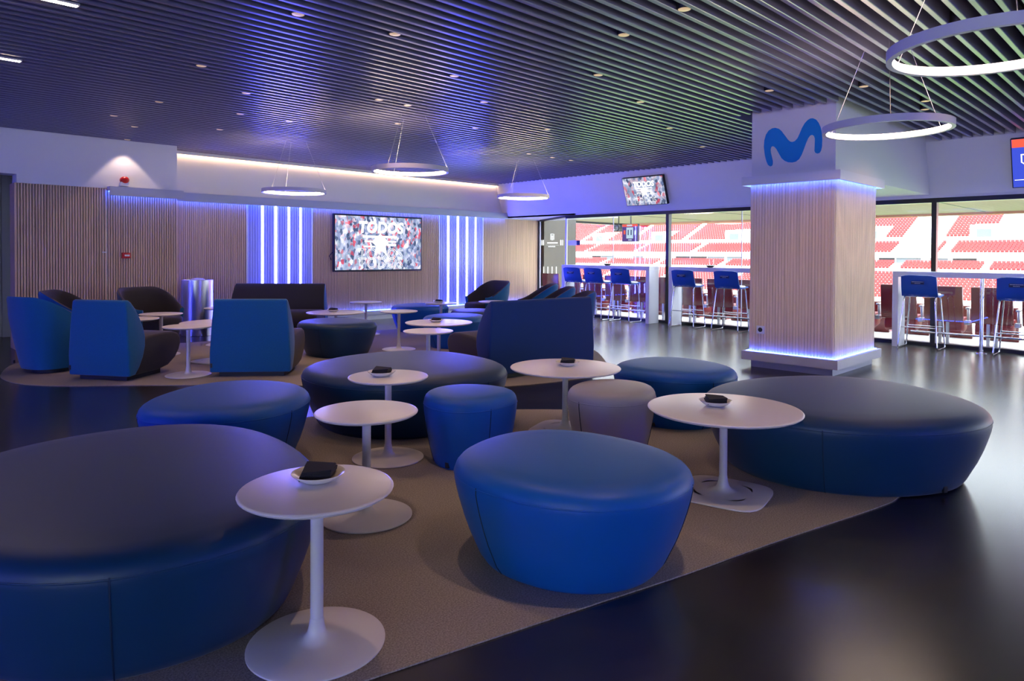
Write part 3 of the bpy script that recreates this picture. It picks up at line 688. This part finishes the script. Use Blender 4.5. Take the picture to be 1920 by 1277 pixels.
p = aty(195, 473, VL); r = empty('door_pull', (p.x, VL-.012, p.z)); tag(r, 'small dark recessed pull at the wood panel joint', 'handle')
MB().box((-.03, -.006, -.008), (.03, 0, .008)).build('plate', M['steel'], r)
# steel bin
r = empty('steel_bin', (4.08, 11.13, 0)); tag(r, 'tall cylindrical brushed steel bin by the wood wall', 'bin')
MB().lathe([(.225, 0), (.23, .004), (.23, .865), (.225, .87), (.21, .87), (.21, .78)], 48).build('drum', M['steel'], r, smooth=40)
MB().lathe([(.12, .82), (.11, .875), (.07, .892), (.01, .898)], 28).build('liner_knot', M['trimwhite'], r, smooth=50)
for k, a in enumerate((-.34, -.28, -.18)):
    h_ = (.04, .04, .075)[k]; c_ = math.cos(a), math.sin(a); MB().box((.2305*c_[0]-.004, .2305*c_[1]-.004, .66), (.2305*c_[0]+.004, .2305*c_[1]+.004, .66+h_)).build('lettering', M['dark'], r)

# ring lamps
NR = 72; RR = .45
def annulus(prof):
    return MB().rings([[(R_*math.cos(2*math.pi*i/NR), R_*math.sin(2*math.pi*i/NR), z_) for R_, z_ in prof] for i in range(NR+1)], False, False)
ring_me = annulus([(RR-.030, .0), (RR, .0), (RR, .052), (RR-.026, .052), (RR-.026, .046), (RR-.006, .046), (RR-.006, .006), (RR-.030, .006)]); 
# closed profile
def annulus_closed(prof):
    mb = MB(); n = len(prof)
    vs = [(R_*math.cos(2*math.pi*i/NR), R_*math.sin(2*math.pi*i/NR), z_) for i in range(NR) for R_, z_ in prof]
    fs = [(i*n+k, ((i+1) % NR)*n+k, ((i+1) % NR)*n+(k+1) % n, i*n+(k+1) % n) for i in range(NR) for k in range(n)]
    return mb.add(vs, fs)
ring_me = annulus_closed([(RR-.028, .0), (RR, .0), (RR, .052), (RR-.008, .052), (RR-.008, .008), (RR-.028, .008)]).mesh('ring_body', M['ring'], smooth=40)
diff_me = annulus_closed([(RR-.030, .010), (RR-.009, .010), (RR-.009, .048), (RR-.030, .040)]).mesh('ring_diffuser', M['led_ring'], smooth=40)
def ring(px_, py_, z_, label):
    p = atz(px_, py_, z_); r = empty('ring_lamp', (p.x, p.y, z_-.026)); tag(r, label, 'pendant lamp', 'glowing ring pendant lamps')
    shared('ring', ring_me, r); shared('diffuser', diff_me, r)
    for k in range(3):
        a = math.radians(200+120*k); hub = 3.3-z_; MB().tube([((RR-.01)*math.cos(a), (RR-.01)*math.sin(a), .05), (.02*math.cos(a), .02*math.sin(a), hub)], .0022, 5).build('cable', M['cable'], r)
    MB().lathe([(.05, 3.29-z_), (.05, 3.37-z_)], 20).build('canopy', M['ring'], r, smooth=40)
ring(769, 319, 2.28, 'ring pendant lamp hanging over the middle of the room')
ring(552, 359, 2.19, 'ring pendant lamp in front of the wall left of the big screen')
ring(981, 369, 2.28, 'ring pendant lamp hanging near the far corner')
ring(1662, 240, 2.28, 'ring pendant lamp hanging beside the pillar emblem')
ring(1866, 88, 2.28, 'nearest ring pendant lamp, cut by the right picture edge')

# downlights
lens_me = MB().lathe([(.042, ZC+.012), (.040, ZC+.004), (.02, ZC+.001), (.003, ZC)], 24).mesh('lens', M['lens'], smooth=50)
can_me = MB().lathe([(.05, ZC+.10), (.05, ZC+.012), (.046, ZC+.004), (.042, ZC+.006), (.042, ZC+.10)], 24).mesh('can', M['dark'], smooth=40)
DL = [(566,25),(732,69),(847,145),(1280,20),(1166,68),(1121,142),(1202,192),(1443,171),(377,125),(296,193),(211,219),(251,239),(461,176),(449,215),(414,243),(543,228),(715,187),(770,197),(905,193),(745,233),(891,241),(1030,243),(1262,240),(1316,276),(1797,47),(1621,163),(1733,191),(1736,206),(993,289),(1035,296),(1073,301)]
spots = []
def downlight(P, label, on=True):
    r = empty('downlight', (P.x, P.y, 0)); tag(r, label, 'downlight', 'round recessed downlights'); shared('can', can_me, r); shared('lens', lens_me, r)
    if on: spots.append((P.x, P.y))
DLAB = 'small round recessed downlight between the dark ceiling slats'
for x, y in DL: 
    P = atz(x, y, ZC); P.y = -2.4+PITCH*(round((P.y+2.4)/PITCH-.5)+.5); downlight(P, DLAB)
for u_, v_ in ((2.25, 1.05), (3.0, -1.2), (5.2, .0), (7.5, .6), (9.3, 1.2), (-1.6, 5.6)): downlight(Vector((u_, -2.4+PITCH*(round((v_+2.4)/PITCH-.5)+.5), 0)), DLAB)  # further downlights out of view, added for the light they give
pw = aty(232, 300, VL); downlight(Vector((pw.x, VL-.18, 0)), 'recessed downlight close to the left wall above the siren', False)
def spot(loc, e, ang, blend, col=(1, .63, .39), tgt=None, rad=.03):
    l = bpy.data.lights.new('downlight_beam', 'SPOT'); l.energy = e; l.spot_size = math.radians(ang); l.spot_blend = blend; l.color = col; l.shadow_soft_size = rad
    o = bpy.data.objects.new('downlight_beam', l); COL.objects.link(o); o.location = loc
    if tgt: o.rotation_euler = (Vector(tgt)-Vector(loc)).to_track_quat('-Z', 'Y').to_euler()
for u_, v_ in spots: spot((u_, v_, ZC-.02), P_SPOT, 112, 1.0)
for u_, v_ in ((2.25, 1.05), (2.0, 2.6)): spot((u_, v_, ZC-.02), 22, 62, .6)  # extra narrow beams, added to brighten the front rug and tables
spot((pw.x, VL-.18, ZC-.02), 8, 82, .12, (1, .74, .58))
# linear lights at the left of the ceiling
for (x, y, lb) in ((2, 108, 'short glowing linear ceiling light at the left edge'), (100, 0, 'glowing linear ceiling light at the top left corner')):
    P = atz(x, y, ZC-.005); r = empty('linear_light', (P.x, P.y, ZC-.012)); tag(r, lb, 'ceiling light')
    MB().box((-1.2, -.028, 0), (.14, .028, .012)).build('profile', M['ring'], r); MB().box((-1.19, -.02, -.003), (.13, .02, 0)).build('diffuser', M['led_ring'], r)

# ================================================================== OUTSIDE
# divider wall of the terrace, with a printed crest and bars
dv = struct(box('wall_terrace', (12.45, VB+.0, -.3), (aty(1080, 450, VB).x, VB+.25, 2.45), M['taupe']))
def onwall(x0, y0, x1, y1, name='print_bar', dep=.004):
    a = aty(x0, y0, VB); b = aty(x1, y1, VB); return box(name, (a.x, VB-dep, min(a.z, b.z)), (b.x, VB-.0005, max(a.z, b.z)), M['print'], dv)
for x in (1015, 1018, 1050.5, 1054): onwall(x, 450, x+1.6, 460)
onwall(1024, 459.2, 1048, 459.8)
for k in range(8): onwall(1026+2.5*k, 454.3, 1028+2.5*k, 456.5)
for k in range(5): onwall(1028+2.7*k, 461.6, 1030+2.7*k, 463.2)
for k in range(5): onwall(1010.5+7.9*k, 500, 1011.8+7.9*k, 560)
for x, a, b in ((1032, 439, 449.5), (1034, 442, 450.5), (1036, 442, 450.5), (1038, 439, 449.5)): onwall(x, a, x+.9, b)
onwall(1032, 438.5, 1039, 439.6); onwall(1032, 441.6, 1039, 442.2)
# sticker on the glass
a, b = atx(1066, 451, UW), atx(1081.5, 460, UW); c = atx(1088, 460, UW)
st = empty('glass_sticker', (UW-.004, (a.y+c.y)/2, a.z-.05)); tag(st, 'white and navy sticker on the glass beside the terrace wall', 'sticker')
MB().box((-.002, b.y-(a.y+c.y)/2, b.z-a.z+.05), (0, a.y-(a.y+c.y)/2, .05)).build('white_part', M['print'], st)
MB().box((-.002, c.y-(a.y+c.y)/2, b.z-a.z+.05), (0, b.y-(a.y+c.y)/2, .05)).build('navy_part', M['label'], st)
struct(box('terrace', (UW+.06, -30, -.5), (14.2, 30, -.05), M['concrete']))
VS = atz(1120, 417, 2.45).y; UE2 = atz(1408, 413, 2.45).x
sf = struct(box('soffit', (16.0, -80, 2.45), (UE2, VS, 2.75), M['soffit']))
box('edge_beam', (16.0, VS-.12, 2.38), (UE2, VS, 2.45), M['frame'], sf); box('edge_band', (UE2-.3, -80, 2.39), (UE2, VS, 2.45), M['orange'], sf)
for k in range(14): box('soffit_groove', (16.0, -22+2.6*k, 2.442), (UE2-.4, -21.97+2.6*k, 2.4502), M['taupe'], sf)
# near seats on the terrace
def seat_parts():
    pr = [(0, .30), (-.03, .50), (-.055, .70), (-.06, .82), (-.045, .845), (-.02, .84), (.0, .70), (.03, .50), (.05, .34), (.04, .29)]
    back = MB().rings([[(u_, s*.258, z_) for u_, z_ in pr] for s in (-1, 1)]).mesh('seat_back', M['redseat'], bevel=(.012, 2, 50), smooth=40)
    pp = [(.06, .26), (.10, .34), (.40, .36), (.46, .34), (.46, .28), (.40, .16), (.12, .10), (.06, .14)]
    pan = MB().rings([[(u_, s*.225, z_) for u_, z_ in pp] for s in (-1, 1)]).mesh('seat_pan', M['redseat2'], bevel=(.012, 2, 50), smooth=40)
    arm = MB().box((-.02, .285, .50), (.34, .335, .53)).box((.05, .295, .30), (.12, .325, .5)).box((-.03, .275, .27), (.10, .345, .335)).mesh('seat_arm', M['seatmetal'], bevel=(.006, 1))
    leg = MB().box((.02, -.07, -.05), (.07, -.03, .32)).box((.02, .03, -.05), (.07, .07, .32)).mesh('seat_leg', M['seatmetal'])
    return back, pan, arm, leg
SP = seat_parts()
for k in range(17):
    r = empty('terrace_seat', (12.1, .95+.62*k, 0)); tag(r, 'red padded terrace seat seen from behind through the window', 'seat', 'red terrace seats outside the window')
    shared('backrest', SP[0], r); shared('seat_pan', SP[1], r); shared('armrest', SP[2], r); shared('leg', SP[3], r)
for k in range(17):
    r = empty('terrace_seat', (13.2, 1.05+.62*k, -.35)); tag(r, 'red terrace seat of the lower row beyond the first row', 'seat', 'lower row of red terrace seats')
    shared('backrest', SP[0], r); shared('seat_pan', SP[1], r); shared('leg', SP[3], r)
# hanging score monitor and speaker
p = atx(1181, 436.5, 16.0)
r = empty('score_monitor', (16.0, p.y, p.z)); tag(r, 'hanging monitor outside showing the number 11 on a pale square', 'monitor')
sm_ = Matrix.Translation((0, 0, 0)) @ basis(Vector((0, 0, 0)), (0, -1, 0), (0, 0, 1))
def mbx(nm, x0, y0, x1, y1, d, mt):
    o = MB().box((x0, y0, 0), (x1, y1, d)).build(nm, mt, r); o.matrix_local = sm_; return o
o = MB().box((-.27, -.25, -.08), (.27, .25, 0)).build('housing', M['dark'], r); o.matrix_local = sm_
mbx('display', -.26, -.24, .26, .24, .004, M['scr_purple']); mbx('top_band', -.26, .17, .26, .24, .006, M['scr_red']); mbx('band_caption', -.10, .185, .08, .225, .008, M['scr_pale'])
mbx('score_tile', -.115, -.16, .115, .15, .007, M['scr_pale'])
text('lettering', '11', .20, M['scr_ink'], r, sm_ @ Matrix.Translation((0, 0, .010)), bold=.006)
mbx('left_crest', -.21, -.04, -.15, .07, .007, M['scr_red']); mbx('right_crest', .15, -.05, .22, .06, .007, M['scr_pale']); mbx('caption', -.05, -.215, .07, -.19, .007, M['scr_pale'])
MB().tube([(.04, 0, .2), (.04, 0, 2.45-p.z)], .02, 8).build('hanger', M['dark'], r)
p = atx(1157, 428, 16.4); r = empty('speaker', (16.4, p.y, p.z)); tag(r, 'dark round speaker hanging beside the score monitor', 'speaker')
MB().box((-.02, -.13, -.1), (.2, .13, .1)).build('cabinet', M['dark'], r, bevel=(.01, 2)); MB().rings([[(u_, k_*math.cos(t_), k_*math.sin(t_)) for t_ in [2*math.pi*i/24 for i in range(24)]] for u_, k_ in ((-.02, .09), (-.05, .085), (-.03, .06))]).build('cone', M['frame'], r, smooth=40)
MB().tube([(.08, 0, .1), (.08, 0, 2.45-p.z)], .015, 8).build('hanger', M['dark'], r)
# red hanging banners at the roof edge
for (x, y, wpx, lb) in ((1126, 426, 26, 'red drooping banner at the roof edge above the corner bar'), (1208, 426, 22, 'red banner just right of the score monitor'), (1301, 419, 22, 'red banner left of the middle vomitory'), (1340, 418, 24, 'dark red banner above the middle vomitory')):
    P = atx(x, y, UE2-.04); wm = wpx*.0085; mb = MB()
    arc = [(wm*(-1+2*i/10), .05*((-1+2*i/10)**2)) for i in range(11)]
    o = MB().rings([[(dx_, y_, z_+h_) for y_, z_ in arc + [(q_[0], max(q_[1]+.05, 2.395-P.z)) for q_ in arc[::-1]]] for dx_, h_ in ((0, 0), (.05, 0))]).build('banner', M['redflag']); o.location = P; tag(o, lb, 'banner', 'red banners outside')
    if P.y > VS-.3: MB().tube([(.02, -wm, .04), (.02, VS-.05-P.y, 2.41-P.z)], .012, 6).build('rope', M['redflag'], o)

# far stand: sloped concrete tiers, seat rows, walls, lodges
def zy(y, u, x=1330): return atx(x, y, u).z
V0, V1 = -45, 190
stand = struct(empty('stand', (130, 60, -10)))
def lb_(o): o.location = o.location - Vector((130, 60, -10)); return o
def slope(nm, u0, z0, u1, z1, mt=None):
    mb = MB(); mb.rings([[(u0, v_, z0), (u1, v_, z1), (u1, v_, z1-1.2), (u0, v_, z0-1.2)] for v_ in (V0, V1)]); return lb_(mb.build(nm, mt or M['concrete'], stand))
def seats(nm, u0, z0, u1, z1, holes, aisles, pitch=.55, rp=.85, sz=(.40, .42, .62)):
    n = max(1, int((u1-u0)/rp)); vs = []; fs = []
    for i in range(n):
        t = (i+.5)/n; u_ = u0+(u1-u0)*t; z_ = z0+(z1-z0)*t
        for v_ in np.arange(V0+1, V1-1, pitch):
            if any(a <= v_ <= b and c <= t <= d for a, b, c, d in holes): continue
            if any(abs(v_-(a+sk*t)) < w_ for a, sk, w_ in aisles): continue
            b_ = len(vs); w_, dd, hh = sz
            # back slab + seat slab
            vs += [(u_+dd*.5, v_-w_/2*1.2, z_), (u_+dd*.5, v_+w_/2*1.2, z_), (u_+dd*.62, v_+w_/2*1.2, z_+hh), (u_+dd*.62, v_-w_/2*1.2, z_+hh), (u_-dd*.4, v_-w_/2*1.2, z_+hh*.42), (u_-dd*.4, v_+w_/2*1.2, z_+hh*.42), (u_+dd*.55, v_+w_/2*1.2, z_+hh*.30), (u_+dd*.55, v_-w_/2*1.2, z_+hh*.30)]
            fs += [(b_, b_+1, b_+2, b_+3), (b_+4, b_+5, b_+6, b_+7)]
    me = bpy.data.meshes.new(nm); me.from_pydata(vs, [], fs); me.materials.append(M['farred']); me.update()
    o = bpy.data.objects.new(nm, me); COL.objects.link(o); o.parent = stand; o['kind'] = 'stuff'; return lb_(o)
def far(nm, u_, y0, y1, mt, d=.6, v0=V0, v1=V1): return lb_(box(nm, (u_, v0, zy(y1, u_)), (u_+d, v1, zy(y0, u_)), mt, stand))
def vpx(x, u_): return atx(x, 450, u_).y
A = []
for x in (1100, 1190, 1290, 1408, 1550, 1720, 1880): A.append((vpx(x, 136), 0, .75))
g0, g1 = vpx(1776, 136), vpx(1700, 136)
B = [(a_-6, 0, .6) for a_, _, _ in A]
T = ((545, 112, 506, 122), (499, 123, 489, 126.5), (474, 127.6, 459, 133), (451, 134.2, 385, 156))
for i, (ya, ua, yb, ub) in enumerate(T):
    za, zb = zy(ya, ua), zy(yb, ub); slope('tier_slab', ua, za, ub, zb)
    holes = [(g0, g1, 0, 1)] if i > 1 else []
    if i == 3:
        for x in (1133, 1245, 1385, 1520, 1640, 1850): holes.append((vpx(x, 136)-2.2, vpx(x, 136)+2.2, 0, .22))
        holes.append((vpx(1925, 136)-8, vpx(1862, 136), 0, .62))
    seats('seat_rows', ua, za, ub, zb, holes, A if i % 2 else B)
far('tier_wall', 122.2, 506, 499, M['concrete']); far('tier_wall', 127.0, 481, 474, M['concrete']); far('tier_wall', 133.4, 459, 451, M['concrete'])
for k in range(60):
    v_ = V0+3.9*k; lb_(box('lodge', (127.4, v_, zy(489, 127)), (128, v_+random.choice((2.4, 3.2, 3.6)), zy(481, 127)), random.choice((M['box'], M['box'], M['dark'], M['concrete'])), stand))
for x in (1133, 1245, 1385, 1520, 1640, 1850):
    v_ = vpx(x, 136); z0 = zy(452, 134); lb_(MB().box((134, v_-2, z0), (138, v_+2, z0+2.2)).build('vomitory', M['concrete'], stand)); lb_(box('vomitory_mouth', (133.9, v_-1.0, z0+.2), (134.05, v_+1.0, z0+1.5), M['box'], stand))
v_ = vpx(1890, 136); lb_(box('white_board', (137, v_-6, zy(500, 137)), (137.3, vpx(1863, 137), zy(443, 137)), M['concrete'], stand))
struct(box('pitch', (36, -60, -10.1), (112, 200, -10), M['grass']))
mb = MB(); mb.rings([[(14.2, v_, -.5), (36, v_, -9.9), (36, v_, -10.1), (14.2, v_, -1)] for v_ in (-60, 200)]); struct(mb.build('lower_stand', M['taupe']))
struct(box('upper_stand', (156, -60, zy(385, 156)-1), (158, 200, zy(385, 156)+14), M['concrete']))
